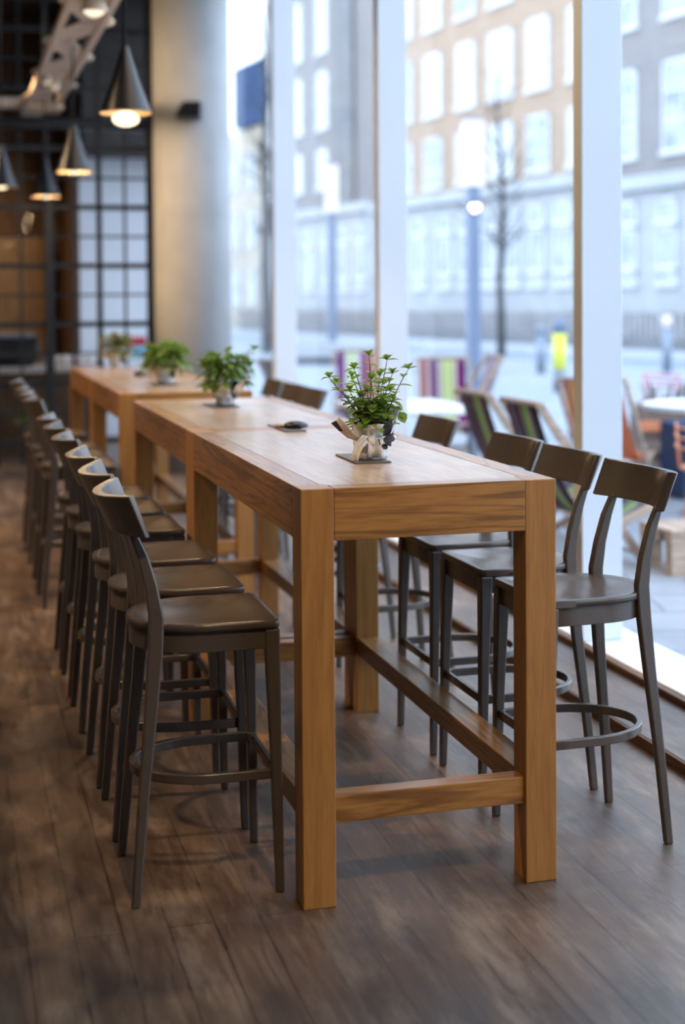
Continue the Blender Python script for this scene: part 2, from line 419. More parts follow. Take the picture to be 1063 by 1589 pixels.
bar_table(1.7275, 1.697, 'high oak bar table pushed against the far end of the nearest table')
bar_table(3.93, 1.58, 'high oak bar table third in the row, just beyond the gap')
bar_table(5.5105, 1.56, 'high oak bar table at the far end of the row by the grid partition')

# ------------------------------------------------------------------ stools (local: u=+x backwards, seat front edge at x=0)
def d_outline(hw, u0, us, u1, n=18, inset=0.):
    """D shape: straight front and sides, round back"""
    hw -= inset; u0 += inset; u1 -= inset
    pts = [(u0+.02, -hw), (us*.5, -hw)]
    for k in range(n+1):
        a = -PI/2+PI*k/n; pts.append((us+(u1-us)*math.cos(a), hw*math.sin(a)))
    pts += [(us*.5, hw), (u0+.02, hw), (u0+.006, hw-.006), (u0, hw-.02), (u0, 0), (u0, -hw+.02), (u0+.006, -hw+.006)]
    return pts
SEAT = .722
def make_stool(label):
    t = thing('bar_stool', label, 'stool', (0, 0, 0), 0, 'taupe bar stools along the tables')
    # seat: dished slab
    out = d_outline(.188, 0, .185, .385); n = len(out); cx = .19
    bm = B(); rings = []
    for s, z in ((1, SEAT-.0205), (1, SEAT-.004), (.985, SEAT), (.9, SEAT-.001), (.78, SEAT-.006), (.6, SEAT-.012), (.42, SEAT-.016), (.2, SEAT-.0185), (.02, SEAT-.019)):
        rings.append([(cx+(x-cx)*s, y*s, z) for x, y in out])
    loops(bm, rings); obj('seat', bm, 'stool', t, 0, True).data.polygons[0].use_smooth = False
    # curved apron under the seat
    o1 = d_outline(.188, 0, .185, .385, inset=.008); o2 = d_outline(.188, 0, .185, .385, inset=.028)
    bm = B()
    loops(bm, [[(x, y, z) for x, y in q] for q, z in ((o1, SEAT-.021), (o1, SEAT-.075), (o2, SEAT-.075), (o2, SEAT-.021), (o1, SEAT-.021))], True, False)
    bmesh.ops.remove_doubles(bm, verts=bm.verts, dist=1e-6)
    obj('seat_apron', bm, 'stool', t, .002, auto=35)
    for s in (-1, 1):
        bm = B(); post(bm, [((.006, s*.178, 0), .023, .023), ((.014, s*.172, .4), .030, .030), ((.022, s*.1655, SEAT-.022), .040, .040)])
        obj('leg', bm, 'stool', t, .005)
        bm = B(); post(bm, [((.385, s*.180, 0), .024, .022), ((.364, s*.168, .25), .028, .024), ((.338, s*.154, .50), .034, .026), ((.324, s*.145, .66), .040, .027), ((.321, s*.141, .74), .040, .027), ((.333, s*.138, .82), .034, .026), ((.354, s*.136, .90), .030, .025), ((.379, s*.135, .963), .022, .022)])
        obj('leg', bm, 'stool', t, .005)
    # bowed backrest
    bm = B(); rings = []; nn = 20; hw = .195; bow = .068
    vs = [-hw, -hw+.006] + [-hw+.012+(2*hw-.024)*k/nn for k in range(nn+1)] + [hw-.006, hw]
    for v in vs:
        q = 1-(v/hw)**2; du = bow*q; th = .027
        sl = -2*bow*v/hw**2; nx, ny = 1/math.hypot(1, sl), -sl/math.hypot(1, sl)
        e = max(0, abs(v)-(hw-.012)); cf = e*.9          # front corner cut at the ends
        lo, hi, z0, z1 = .332+du*.97, .374+du*1.03, .957-.004*q, 1.068-.012*q
        rings.append([(lo+cf*nx, v+cf*ny, z0), (lo+th*nx, v+th*ny, z0), (hi+th*nx, v+th*ny, z1-.003), (hi+cf*nx, v+cf*ny, z1)])
    loops(bm, rings); obj('backrest', bm, 'stool', t, .003, auto=30)
    # hooped footrest
    out = d_outline(.168, .012, .17, .372)
    bm = B(); sweep(bm, [(x, y, .313) for x, y in out], 0, rect=(.016, .026), closed=True)
    obj('footrest', bm, 'stool', t, .003, auto=35)
    return t
first = None
def place(x, y, rz, label):
    global first
    if first is None:
        first = make_stool(label); first.location = (x, y, 0); first.rotation_euler = (0, 0, rz)
    else: dup(first, (x, y, 0), rz, label)
ordn = ['nearest', 'second', 'third', 'fourth', 'fifth', 'sixth', 'seventh', 'eighth', 'ninth', 'last']
Ls = [.315, .785, 1.26, 1.87, 2.35, 2.80, 4.05, 4.49, 4.96, 5.76]
for i, y in enumerate(Ls):
    lab = ('taupe bar stool nearest the camera in the row on the open floor side' if i == 0 else
           'taupe bar stool at the far end of the row on the open floor side' if i == 9 else
           'taupe bar stool %s from the near end, on the open floor side' % ordn[i])
    place(-.02 + random.uniform(-.004, .004), y, PI + random.uniform(-.02, .02), lab)
Rs = [(.72, .315, .03), (.718, .80, .01), (.72, 1.27, .01), (.725, 2.14, .02), (.722, 2.93, .01), (.720, 4.23, .02), (.718, 4.69, 0), (.718, 5.22, 0)]
rlab = ['taupe wooden bar stool nearest the camera on the window side of the tables', 'taupe wooden bar stool second from the near end on the window side',
        'taupe wooden bar stool third from the near end on the window side', 'taupe wooden bar stool on the window side, its backrest just past the mint pot',
        'taupe bar stool on the window side whose backrest hides behind the mint plant',
        'taupe bar stool on the window side, nearest of three at the third table', 'taupe bar stool on the window side, middle of three at the third table',
        'taupe bar stool on the window side, farthest of three at the third table']
for (x, y, a), l in zip(Rs, rlab): place(x, y, a, l)

# ------------------------------------------------------------------ things on the tables
def leaf(bm, p, d, n, L, Wd, droop=.25, fold=.18):
    p = Vector(p); d = Vector(d).normalized(); n = Vector(n); s = d.cross(n)
    if s.length < 1e-3: s = Vector((1, 0, 0))
    s.normalize(); n = s.cross(d).normalized()
    prof = [(0, .06), (.22, .72), (.5, 1.), (.78, .66), (1., .05)]
    L3 = []
    for t_, w in prof:
        c = p+d*(L*t_)-Vector((0, 0, 1))*(droop*L*t_*t_)
        e = s*(Wd/2*w); up = n*(Wd/2*w*fold*2)
        L3.append((bm.verts.new(c-e+up), bm.verts.new(c), bm.verts.new(c+e+up)))
    for a, b in zip(L3, L3[1:]):
        bm.faces.new((a[0], a[1], b[1], b[0])); bm.faces.new((a[1], a[2], b[2], b[1]))
def rdir(el0, el1, az=None):
    az = random.uniform(0, 2*PI) if az is None else az; el = random.uniform(el0, el1)
    return Vector((math.cos(az)*math.cos(el), math.sin(az)*math.cos(el), math.sin(el)))
def wrap_paper(t, style, r0=.040, r1=.058, h=.10, seed=1):
    rnd = random.Random(seed); n = 40
    bm = B(); rings = []
    for j in range(9):
        q = j/8; ring = []
        for k in range(n):
            a = 2*PI*k/n
            rr = r0+(r1-r0)*q**1.3
            cr = noise.noise(Vector((math.cos(a)*2.2+seed, math.sin(a)*2.2, q*3)))*.007 + .0035*math.cos(a*9+q*4+seed)*(.3+q)
            if .34 < q < .56: rr -= .004
            z = h*q
            if j == 8: z += .016*noise.noise(Vector((math.cos(a)*1.7, math.sin(a)*1.7, seed*3.1))) + .008*math.cos(3*a+seed); rr += .006
            ring.append(((rr+cr)*math.cos(a), (rr+cr)*math.sin(a), z+.001))
        rings.append(ring)
    loops(bm, rings, True, False); obj('paper_wrap', bm, 'paper', t, 0, True, .0012)
    # twisted paper band with a knot
    bm = B(); pts = []
    for k in range(28):
        a = 2*PI*k/28
        pts.append(((r0+.012+.002*math.cos(5*a))*math.cos(a), (r0+.012+.002*math.cos(5*a))*math.sin(a), h*.46+.006*math.cos(2*a+seed)))
    sweep(bm, pts, 0, rect=(.005, .020), closed=True); obj('paper_band', bm, 'paper', t, .002, True)
    def flap(pts, ws, nm='paper_flap', m='paper'):
        bm = B(); L = []
        m_ = len(pts)
        P = [Vector(p) for p in pts]
        for i, p in enumerate(P):
            a = P[max(0, i-1)]; b = P[min(m_-1, i+1)]; d = (b-a).normalized()
            s = d.cross(Vector((p.x, p.y, 0)).normalized()+Vector((.02, .01, .0)));  s.normalize()
            L.append([bm.verts.new(p+s*ws[i]*c+Vector((p.x, p.y, 0)).normalized()*(.010*(abs(c)-.5))) for c in (-1, -.5, 0, .5, 1)])
        for a, b in zip(L, L[1:]):
            for i in range(4): bm.faces.new((a[i], a[i+1], b[i+1], b[i]))
        obj(nm, bm, m, t, 0, True, .0012)
    return flap
def soil(t, r=.044, z=.085):
    bm = B(); lathe(bm, [(.004, z-.004), (r*.7, z+.003), (r, z), (r, z-.012)], 20); obj('soil', bm, 'soil', t, 0, True)

def sprig(bs, bl, p, d, L, nodes, leafL, leafW, bend):
    """thin stem with opposite leaf pairs"""
    p = Vector(p); d = Vector(d).normalized(); pts = [p.copy()]; cur = p.copy(); dd = d.copy()
    for k in range(nodes):
        cur = cur+dd*(L/nodes); pts.append(cur.copy())
        dd = (dd+Vector((d.x, d.y, 0))*bend+Vector((random.uniform(-.1, .1), random.uniform(-.1, .1), random.uniform(-.02, .08)))).normalized()
        if k >= 1:
            az = (k % 2)*PI/2+random.uniform(-.5, .5); f = .65+.45*math.sin(PI*(k+1)/(nodes+1))
            for s in (0, PI):
                q = rdir(.05, .6, az+s)
                leaf(bl, cur, q, Vector((0, 0, 1)), leafL*f*random.uniform(.8, 1.15), leafW*f, random.uniform(.1, .45))
    for k in range(4):
        leaf(bl, cur, rdir(.5, 1.1, k*PI/2+random.uniform(0, .6)), Vector((0, 0, 1)), leafL*.7, leafW*.66, .1, .3)
    sweep(bs, pts, [.0017]*(len(pts)-1)+[.0010], 5)

# mint (nearest)
t = thing('potted_mint', 'tall spindly green mint in a newspaper wrapped pot on the nearest table', 'potted plant', (.362, .575, 1.0845), 0, 'potted herbs on the tables')
flap = wrap_paper(t, 0, .042, .060, .112, 3)
# viewer side is -y: flap up left, bow tail down left, knot in front
flap([(-.045, -.022, .060), (-.070, -.030, .072), (-.095, -.032, .098), (-.118, -.026, .122)], [.011, .019, .025, .027])
flap([(-.020, -.052, .062), (-.040, -.062, .066), (-.058, -.060, .046), (-.066, -.058, .022), (-.072, -.064, .004)], [.010, .014, .014, .012, .013])
flap([(-.018, -.053, .064), (-.016, -.066, .060), (-.012, -.064, .034), (-.012, -.060, .010)], [.012, .018, .020, .022])
flap([(-.012, -.055, .058), (.020, -.060, .062), (.046, -.048, .068), (.062, -.024, .080)], [.009, .011, .013, .016])
bm = B(); ball(bm, (-.018, -.058, .060), .014, (1.1, .8, 1.1), 10); obj('paper_knot', bm, 'paper', t, 0, True)
soil(t, .047, .092)
bs, bl = B(), B(); random.seed(21)
tips = [(-.085, 0, .185, 7), (-.045, -.03, .19, 7), (.0, .03, .215, 8), (.022, -.01, .205, 7), (.055, .03, .17, 7), (.09, -.01, .195, 7), (-.02, .06, .17, 6), (-.06, .05, .16, 6),
        (.03, -.05, .13, 5), (-.03, -.05, .12, 5), (.06, .06, .15, 6), (.0, -.02, .15, 6), (-.05, -.04, .09, 4), (.045, -.03, .10, 4), (-.015, -.06, .08, 4), (-.06, -.02, .13, 5), (.03, .02, .16, 6), (.015, -.045, .10, 4), (-.035, -.01, .10, 4)]
for x, y, h, nd in tips:
    sprig(bs, bl, (x*.3, y*.4, .09), (x, y, h*1.05), h*1.02, nd, .038, .026, .14)
for k in range(110):
    a = random.uniform(0, 2*PI); r = random.uniform(.01, .062)
    leaf(bl, (r*math.cos(a), r*math.sin(a), random.uniform(.085, .175)), rdir(-.3, .7, a+random.uniform(-.8, .8)), Vector((0, 0, 1)), random.uniform(.028, .046), random.uniform(.022, .036), .3)
leaf(bl, (.075, -.03, .14), (.3, -.2, -.6), (0, -1, .2), .034, .034, .1)
obj('stem', bs, 'stem', t, 0, True); obj('foliage', bl, 'mint', t, 0, True)

def bushy(loc, label, mat, seed, R, h, leafL, leafW, n, style, extra=False):
    random.seed(seed)
    t = thing('potted_basil' if mat == 'basil' else 'potted_herb', label, 'potted plant', loc, 0, 'potted herbs on the tables')
    flap = wrap_paper(t, style, .042, .056, .095, seed)
    if style == 1:
        flap([(-.020, -.048, .05), (-.018, -.058, .08), (-.015, -.066, .105), (-.012, -.070, .130)], [.024, .024, .016, .003], m='paper_plain')
        flap([(.030, -.042, .05), (.052, -.050, .08), (.078, -.052, .105), (.100, -.052, .135)], [.020, .028, .022, .004], m='paper_plain')
        flap([(-.044, -.024, .05), (-.058, -.030, .08), (-.070, -.034, .11), (-.078, -.036, .128)], [.022, .022, .014, .003], m='paper_plain')
    else:
        flap([(-.044, -.024, .05), (-.066, -.030, .075), (-.090, -.030, .09), (-.104, -.026, .10)], [.016, .020, .020, .010], m='paper_plain')
        flap([(.044, -.024, .05), (.066, -.028, .078), (.090, -.026, .098), (.104, -.022, .11)], [.016, .020, .020, .010], m='paper_plain')
    soil(t, .044, .082)
    bs, bl = B(), B()
    for k in range(16):
        a = random.uniform(0, 2*PI); r = R*math.sqrt(random.random())*.8; hh = h*(1-.35*(r/R)**2)*random.uniform(.75, 1.0)
        sprig(bs, bl, (r*.25*math.cos(a), r*.25*math.sin(a), .08), (r*math.cos(a), r*math.sin(a), hh), math.hypot(r, hh), 4, leafL, leafW, .18)
    for k in range(n):
        d = rdir(-.25, 1.4); q = random.uniform(.55, 1.0)
        p = Vector((d.x*R*q, d.y*R*q, .085+max(-.02, d.z*h*q*.9)+.025))
        leaf(bl, p, (d.x, d.y, random.uniform(-.4, .35)), Vector((0, 0, 1)), leafL*random.uniform(.7, 1.15), leafW*random.uniform(.7, 1.1), random.uniform(.2, .6))
    if extra:
        sprig(bs, bl, (.02, .0, .13), (.075, .01, .12), .17, 5, leafL*.95, leafW*.8, .35)
    obj('stem', bs, 'stem', t, 0, True); obj('foliage', bl, mat, t, 0, True)
bushy((.362, 2.92, 1.0845), 'bushy green basil in a pot wrapped in pale pointed paper on the second table', 'basil', 5, .108, .155, .058, .040, 120, 1, True)
bushy((.350, 4.70, 1.0845), 'broad bushy basil in a newspaper pot at the near end of the third table', 'basil', 8, .125, .165, .064, .043, 140, 2)
bushy((.321, 6.90, 1.0845), 'reddish green herb in a pale paper pot on the farthest table', 'herb', 11, .115, .165, .048, .026, 190, 2)

def mat_card(x, y, w, l, rz, label, m='slate'):
    o = boxo('table_mat', m, (-w/2, w/2, -l/2, l/2, 0, .0040), None, .0008)
    o.location = (x, y, 1.0801); o.rotation_euler = (0, 0, rz); tag(o, label, 'mat', 'thin mats on the tables')
mat_card(.345, .620, .108, .25, -.02, 'thin dark mat under the newspaper wrapped mint pot')
mat_card(.362, 1.70, .080, .30, 0, 'thin dark mat under the black pebble on the nearer tables')
mat_card(.345, 2.93, .125, .25, 0, 'thin dark mat under the basil pot with pale pointed paper')
mat_card(.345, 4.70, .13, .24, 0, 'thin dark mat under the basil pot on the third table')
mat_card(.36, 5.80, .09, .28, 0, 'thin dark mat under the small black pebble on the farthest table')
def pebble(x, y, r, sx, label, m='pebble', nm='pebble', h=.5):
    bm = B(); ball(bm, (0, 0, 0), r, (sx, 1.15, h), 18)
    for v in bm.verts:
        k = 1+.14*noise.noise(v.co*22+Vector((x*9, y*5, 0))); v.co = Vector((v.co.x*k, v.co.y*k, v.co.z*(1+.5*(k-1))))
        if v.co.z < -r*h*.6: v.co.z = -r*h*.6
    o = obj(nm, bm, m, None, 0, True); o.location = (x, y, 1.0842+r*h*.6); tag(o, label, 'stone', 'pebbles on the tables')
pebble(.390, 1.66, .034, 1.28, 'smooth black pebble on a dark mat between the mint and basil pots')
pebble(.345, 1.71, .020, 1.1, 'small pale stone beside the black pebble on the dark mat', 'pebble_pale')
pebble(.335, 5.75, .034, 1.2, 'small black pebble on the far tables beyond the bushy basil')

# ------------------------------------------------------------------ overhead: lattice beam, spots, pendants
t = thing('lattice_beam', 'beige steel lattice beam with triangular cut-outs above the tables', 'beam', (0, 0, 3.35))
for x in (-.145, .115):
    boxo('chord', 'beige_steel', (x, x+.05, 1.0, 10.2, 0, .05), t, .004)
bm = B(); y = 1.0; k = 0
while y < 10.1:
    a, b = ((-.10, .12) if k % 2 == 0 else (.12, -.10))
    sweep(bm, [(a, y, .02), (b, y+.70, .02)], 0, rect=(.20, .012)); y += .70; k += 1
obj('brace', bm, 'beige_steel', t)
bm = B()
for yy in (1.6, 5.25, 8.2): box(bm, -.1, .12, yy-.42, yy+.42, .027, .034)
obj('gusset_plate', bm, 'beige_steel', t)
boxo('end_plate', 'beige_steel', (-.165, .185, 9.72, 10.2, -.03, -.001), t, .004)
o = boxo('crossbeam', 'beige_steel', (-4.2, -.17, 9.86, 9.98, 3.33, 3.42), None, .006)
tag(o, 'pale beige beam running crosswise to meet the lattice beam', 'beam')
def spot(x, y, r, label):
    t = thing('spotlight', label, 'light', (x, y, 3.29), 0, 'spotlights on the lattice beam')
    bm = B(); lathe(bm, [(r*.3, .10), (r*.9, .08), (r*1.25, 0), (r*1.12, -.002), (r*.8, .03)], 20); obj('housing', bm, 'beige_steel', t, 0, True)
    bm = B(); ball(bm, (0, 0, .02), r, (1, 1, .75), 16); obj('bulb', bm, 'spot_bulb', t, 0, True)
spot(.015, 5.17, .068, 'round glowing spotlight at the near end of the lattice beam')
spot(-.075, 8.10, .034, 'small glowing spotlight of the pair on the lattice beam, on its aisle side')
spot(.010, 8.34, .034, 'small glowing spotlight of the pair on the lattice beam, on its window side')

def pendant(x, y, z, r, h, label, bulb_r=.03, drop=.0):
    t = thing('pendant_lamp', label, 'lamp', (x, y, z), 0, 'black cone pendants')
    bm = B(); n = 28
    prof = [(r, 0), (r*.52, h*.5), (.016, h), (.012, h), (r*.50, h*.48), (r-.006, .001), (r, 0)]
    loops(bm, [[(q*math.cos(2*PI*k/n), q*math.sin(2*PI*k/n), zz) for k in range(n)] for q, zz in prof[:3]], True, False)
    obj('lamp_shade', bm, 'shade_black', t, 0, True)
    bm = B(); loops(bm, [[(q*math.cos(2*PI*k/n), q*math.sin(2*PI*k/n), zz) for k in range(n)] for q, zz in ((.010, h-.004), (r*.50, h*.48), (r-.004, .002), (r+.001, -.004), (r+.002, .003))], True, False)
    obj('shade_lining', bm, 'shade_in', t, 0, True)
    bm = B(); sweep(bm, [(0, 0, h-.01), (0, 0, CEIL-z-.001)], .006, 8); obj('cord', bm, 'black_steel', t, 0, True)
    bm = B(); ball(bm, (0, 0, bulb_r*.2-drop), bulb_r, (1.3, 1.3, .75), 16); obj('bulb', bm, 'bulb', t, 0, True)
pendant(-.012, 3.454, 2.47, .125, .32, 'large black cone pendant lamp nearest the camera above the tables', .052, .040)
pendant(.015, 6.70, 2.47, .125, .33, 'middle black cone pendant lamp hanging above the far tables', .03)
pendant(-.025, 9.11, 2.47, .125, .33, 'black cone pendant lamp hanging closest to the grid partition', .03)
pendant(-.43, 8.14, 2.47, .125, .33, 'black cone pendant lamp half out of the frame, away from the window', .034)

t = thing('wall_speaker', 'small dark speaker on a bracket on the concrete column', 'speaker', (1.14, 9.10, 3.17), 0)
bm = B(); loops(bm, [[(-.05, -.10, 0), (.16, -.16, 0), (.22, .10, 0), (-.02, .15, 0)], [(.02, -.10, .14), (.17, -.15, .14), (.22, .10, .14), (.03, .15, .14)]])
obj('cabinet', bm, 'black_steel', t, .01); boxo('bracket', 'black_steel', (.06, .11, .10, .23, .05, .08), t, .003)

# ------------------------------------------------------------------ behind the partition
t = thing('serving_counter', 'long pale serving counter behind the grid partition', 'counter', (0, 11.6, 0))
boxo('worktop', 'counter', (-2.4, .62, -.35, .35, .84, .90), t, .006)
boxo('front_panel', 'wall_brown', (-2.4, .60, -.30, .30, 0, .838), t, .004)
o = boxo('serving_hatch_panel', 'ochre', (-1.6, .34, 14.10, 14.195, .002, 2.35), None, .004); tag(o, 'ochre timber panel on the brown wall behind the partition', 'panel')
t = thing('coffee_machine', 'black coffee machine on the counter behind the partition', 'machine', (-.22, 11.6, .901))
boxo('body', 'machine', (-.30, .26, -.22, .22, .05, .30), t, .02); boxo('cup_tray', 'machine', (-.25, .20, -.24, .20, 0, .048), t, .006)
boxo('top_rail', 'grey_metal', (-.27, .22, -.19, .19, .302, .33), t, .006)
random.seed(3)
for k in range(9):
    bm = B(); lathe(bm, [(.026, 0), (.036, .05), (.040, .10), (.036, .10), (.024, .01)], 16)
    o = obj('cup', bm, 'cup', None, 0, True); o.location = (.12+.052*k*(1.65 if k else 1), 11.42+.03*(k % 2), .901)
    if o.location.x > .56: o.location.x = .12+.085*(k-4)*1.0; o.location.y = 11.56
    tag(o, 'pale cup in the row on the counter behind the partition', 'cup', 'pale cups on the counter')
t = thing('shelf_boxes', 'stacked red and pale blue cartons on a shelf behind the partition', 'cartons', (1.02, 12.2, 0)) if False else None
st = thing('side_table', 'pale table behind the partition carrying two cartons', 'table', (1.05, 12.3, 0))
boxo('tabletop', 'white_top', (-.35, .35, -.25, .25, .90, .93), st, .004)
for sx in (-1, 1):
    for sy in (-1, 1): boxo('leg', 'white_top', (sx*.31-.02, sx*.31+.02, sy*.21-.02, sy*.21+.02, 0, .899), st, .003)
o = boxo('carton', 'blue_tin', (1.05, 1.25, 12.15, 12.35, .931, 1.07), None, .01); tag(o, 'pale blue carton under the red one behind the partition', 'box')
o = boxo('carton', 'red_tin', (1.05, 1.24, 12.16, 12.34, 1.071, 1.17), None, .01); tag(o, 'red carton on top of the blue one behind the partition', 'box')
random.seed(9)
t = thing('shelf_plant', 'small green plant low behind the partition', 'plant', (-.03, 10.75, 0))
bm = B(); lathe(bm, [(.09, 0), (.12, .34), (.105, .34), (.09, .30)], 20); obj('pot', bm, 'counter', t, 0, True)
bl = B()
for k in range(90):
    d = rdir(-.1, 1.3); leaf(bl, (d.x*.10, d.y*.10, .40+d.z*.12), d, (0, 0, 1), .13, .06, .3)
obj('foliage', bl, 'basil', t, 0, True)

# ------------------------------------------------------------------ outdoors: ground
P0 = Vector((19.6731, 48.9519, 0)); U = Vector((.14852, -.98891, 0)); NN = Vector((-.98891, -.14852, 0))
ANG = math.atan2(U.y, U.x)     # local x runs along the street, local y = -NN (into the facade)
def street_pt(u, n, z=0): p = P0+U*u+NN*n; return (p.x, p.y, z)
def street_box(bm, u0, u1, n0, n1, z0, z1): box(bm, u0, u1, -n1, -n0, z0, z1)
def street_obj(o): o.location = (P0.x, P0.y, 0); o.rotation_euler = (0, 0, ANG); return o
bm = B(); box(bm, 2.06, 60, -25, 140, PAV-.3, PAV-.14); struct(obj('ground', bm, 'road'))
bm = B()
vs = [street_pt(90, 8.9), street_pt(-60, 8.9), (2.061, 118, 0), (2.061, -25, 0)]
loops(bm, [[(x, y, PAV-.139) for x, y, _ in vs], [(x, y, PAV) for x, y, _ in vs]]); struct(obj('pavement', bm, 'pavers'))
bm = B(); street_box(bm, -60, 90, 8.58, 8.89, PAV-.139, PAV+.002); street_obj(struct(obj('kerb', bm, 'kerb')))
bm = B(); street_box(bm, -60, 90, 0.0, 3.0, PAV-.139, PAV+.01); street_obj(struct(obj('pavement.001', bm, 'kerb')))

# ------------------------------------------------------------------ outdoors: buildings
def building(name, label, u0, u1, mat, stone_h, top, rows, swins, depth=9):
    t = thing(name, label, 'building', (P0.x, P0.y, 0), ANG)
    boxo('stone_base', 'stone', (u0, u1, .12, depth, PAV-.1, stone_h-.02), t, 0)
    boxo('upper_wall', mat, (u0, u1, .16, depth, stone_h+.5, top), t, 0)
    boxo('cornice', 'stone', (u0, u1, -.22, depth, stone_h, stone_h+.48), t, .05)
    boxo('parapet', 'stone', (u0, u1, .0, depth, top, top+.5), t, .05)
    def win(cu, w, z0, z1, base, pane, cols=2, rws=3):
        f = B(); th = .11
        box(f, cu-w/2, cu-w/2+th, base-.06, base+.06, z0, z1); box(f, cu+w/2-th, cu+w/2, base-.06, base+.06, z0, z1)
        box(f, cu-w/2, cu+w/2, base-.06, base+.06, z1-th, z1); box(f, cu-w/2-.08, cu+w/2+.08, base-.10, base+.06, z0-.12, z0+.06)
        for k in range(1, cols): xx = cu-w/2+w*k/cols; box(f, xx-.045, xx+.045, base-.05, base+.05, z0, z1)
        for k in range(1, rws): zz = z0+(z1-z0)*k/rws; box(f, cu-w/2, cu+w/2, base-.05, base+.05, zz-.04, zz+.04)
        fo = obj('window', f, 'win_frame', t)
        boxo('pane', pane, (cu-w/2+.02, cu+w/2-.02, base-.02, base+.03, z0, z1-.02), fo, 0)
    for cu, w, z0, z1, pn in rows: win(cu, w, z0, z1, .12, pn)
    for cu, w, z0, z1, pn in swins:
        win(cu, w, z0+.55, z1-.9, .08, pn, 2, 1); win(cu, w, z1-.72, z1, .08, pn, 2, 1); win(cu, w, z0, z0+.40, .08, pn, 2, 1)
    return t
K = 1.25
def zz(z): return 1.559+(z-1.559)*K
rows = []
for z0, z1, pns in ((7.78, 9.85, 'pbbbbb'), (5.34, 7.0, 'ppbbpb'), (10.7, 12.7, 'bbpbbb')):
    for i, cu in enumerate((-6.2, -4.02, -1.75, .48, 2.66, 4.9)):
        w = 1.25 if i != 3 else 1.5
        rows.append((cu*K, w*K, zz(z0), zz(z1), 'pane_blind' if pns[i] == 'b' else 'pane'))
sw = [(cu*K, .92*K, zz(1.95), zz(4.35), 'pane') for cu in (-6.9, -4.98, -3.1, -1.6, -.2, 1.22, 2.6, 4.08, 5.5)]
building('brick_building', 'tan brick building over a pale stone ground floor across the street', -8.72*K, 6.1*K, 'brick_tan', zz(4.72), 18, rows, sw)
rows = [(cu*K, 1.66*K, zz(z0), zz(z1), 'pane') for cu in (6.75, 9.55, 12.4, 15.2) for z0, z1 in ((5.30, 7.62), (8.75, 11.1))]
sw = [(cu*K, .80*K, zz(1.93), zz(4.12), 'pane') for cu in (7.2, 8.93, 10.7, 12.4, 14.2)]
building('brick_building', 'grey brick building with big white framed windows beside the last white fin', 6.12*K, 17*K, 'brick_grey', zz(4.38), 16, rows, sw)
rows = [(cu*K, 1.12*K, zz(z0), zz(z1), 'pane_blind') for cu in (-18.8, -16.15, -13.5) for z0, z1 in ((8.4, 10.68), (11.43, 13.8), (14.6, 16.6))]
rows += [(cu*K, 1.1*K, zz(6.0), zz(7.6), 'pane_blind') for cu in (-18.8, -16.15, -13.5)]
sw = [(cu*K, 1.0*K, zz(1.95), zz(4.35), 'pane') for cu in (-18.6, -16.7, -14.9, -13.1, -11.4, -9.8)]
gb = building('brick_building', 'grey brick building with tall white windows seen between the two farther white fins', -20.0*K, -8.74*K, 'brick_grey', zz(4.85), 24, rows, sw)
boxo('dark_strip', 'stone_dark', (-12.0*K, -10.4*K, -.05, .155, zz(4.85)+.5, 23.9), gb, .02)  # dark stone box in place of a recessed strip
t = thing('office_block', 'cream building with a dark blue glazed upper block far down the street', 'building', (P0.x, P0.y, 0), ANG)
boxo('wall', 'cream', (-44, -25.4, 1, 12, PAV-.1, 11.6), t, 0)
boxo('glazed_block', 'navy', (-31.3, -25.5, .6, 10, 11.65, 15.2), t, 0)
bm = B()
for i in range(7):
    for k in range(3): box(bm, -43+i*2.6, -41.6+i*2.6, .9, .99, 1.2+k*3.4, 3.4+k*3.4)
obj('window', bm, 'pane', t)
# basement railing wall along the frontage
t = thing('basement_railing', 'grey brown basement railing along the foot of the buildings opposite', 'railing', (P0.x, P0.y, 0), ANG)
bm = B(); street_box(bm, -26, 28, .95, 1.15, PAV+.011, .30); obj('plinth', bm, 'stone_dark', t, .02)
bm = B()
for k in range(180): box(bm, -26+k*.3, -25.93+k*.3, -1.08, -1.02, .30, 1.02)
obj('bar', bm, 'railing', t)
bm = B(); street_box(bm, -26, 28, 1.01, 1.09, 1.02, 1.09); obj('top_rail', bm, 'railing', t, .01)

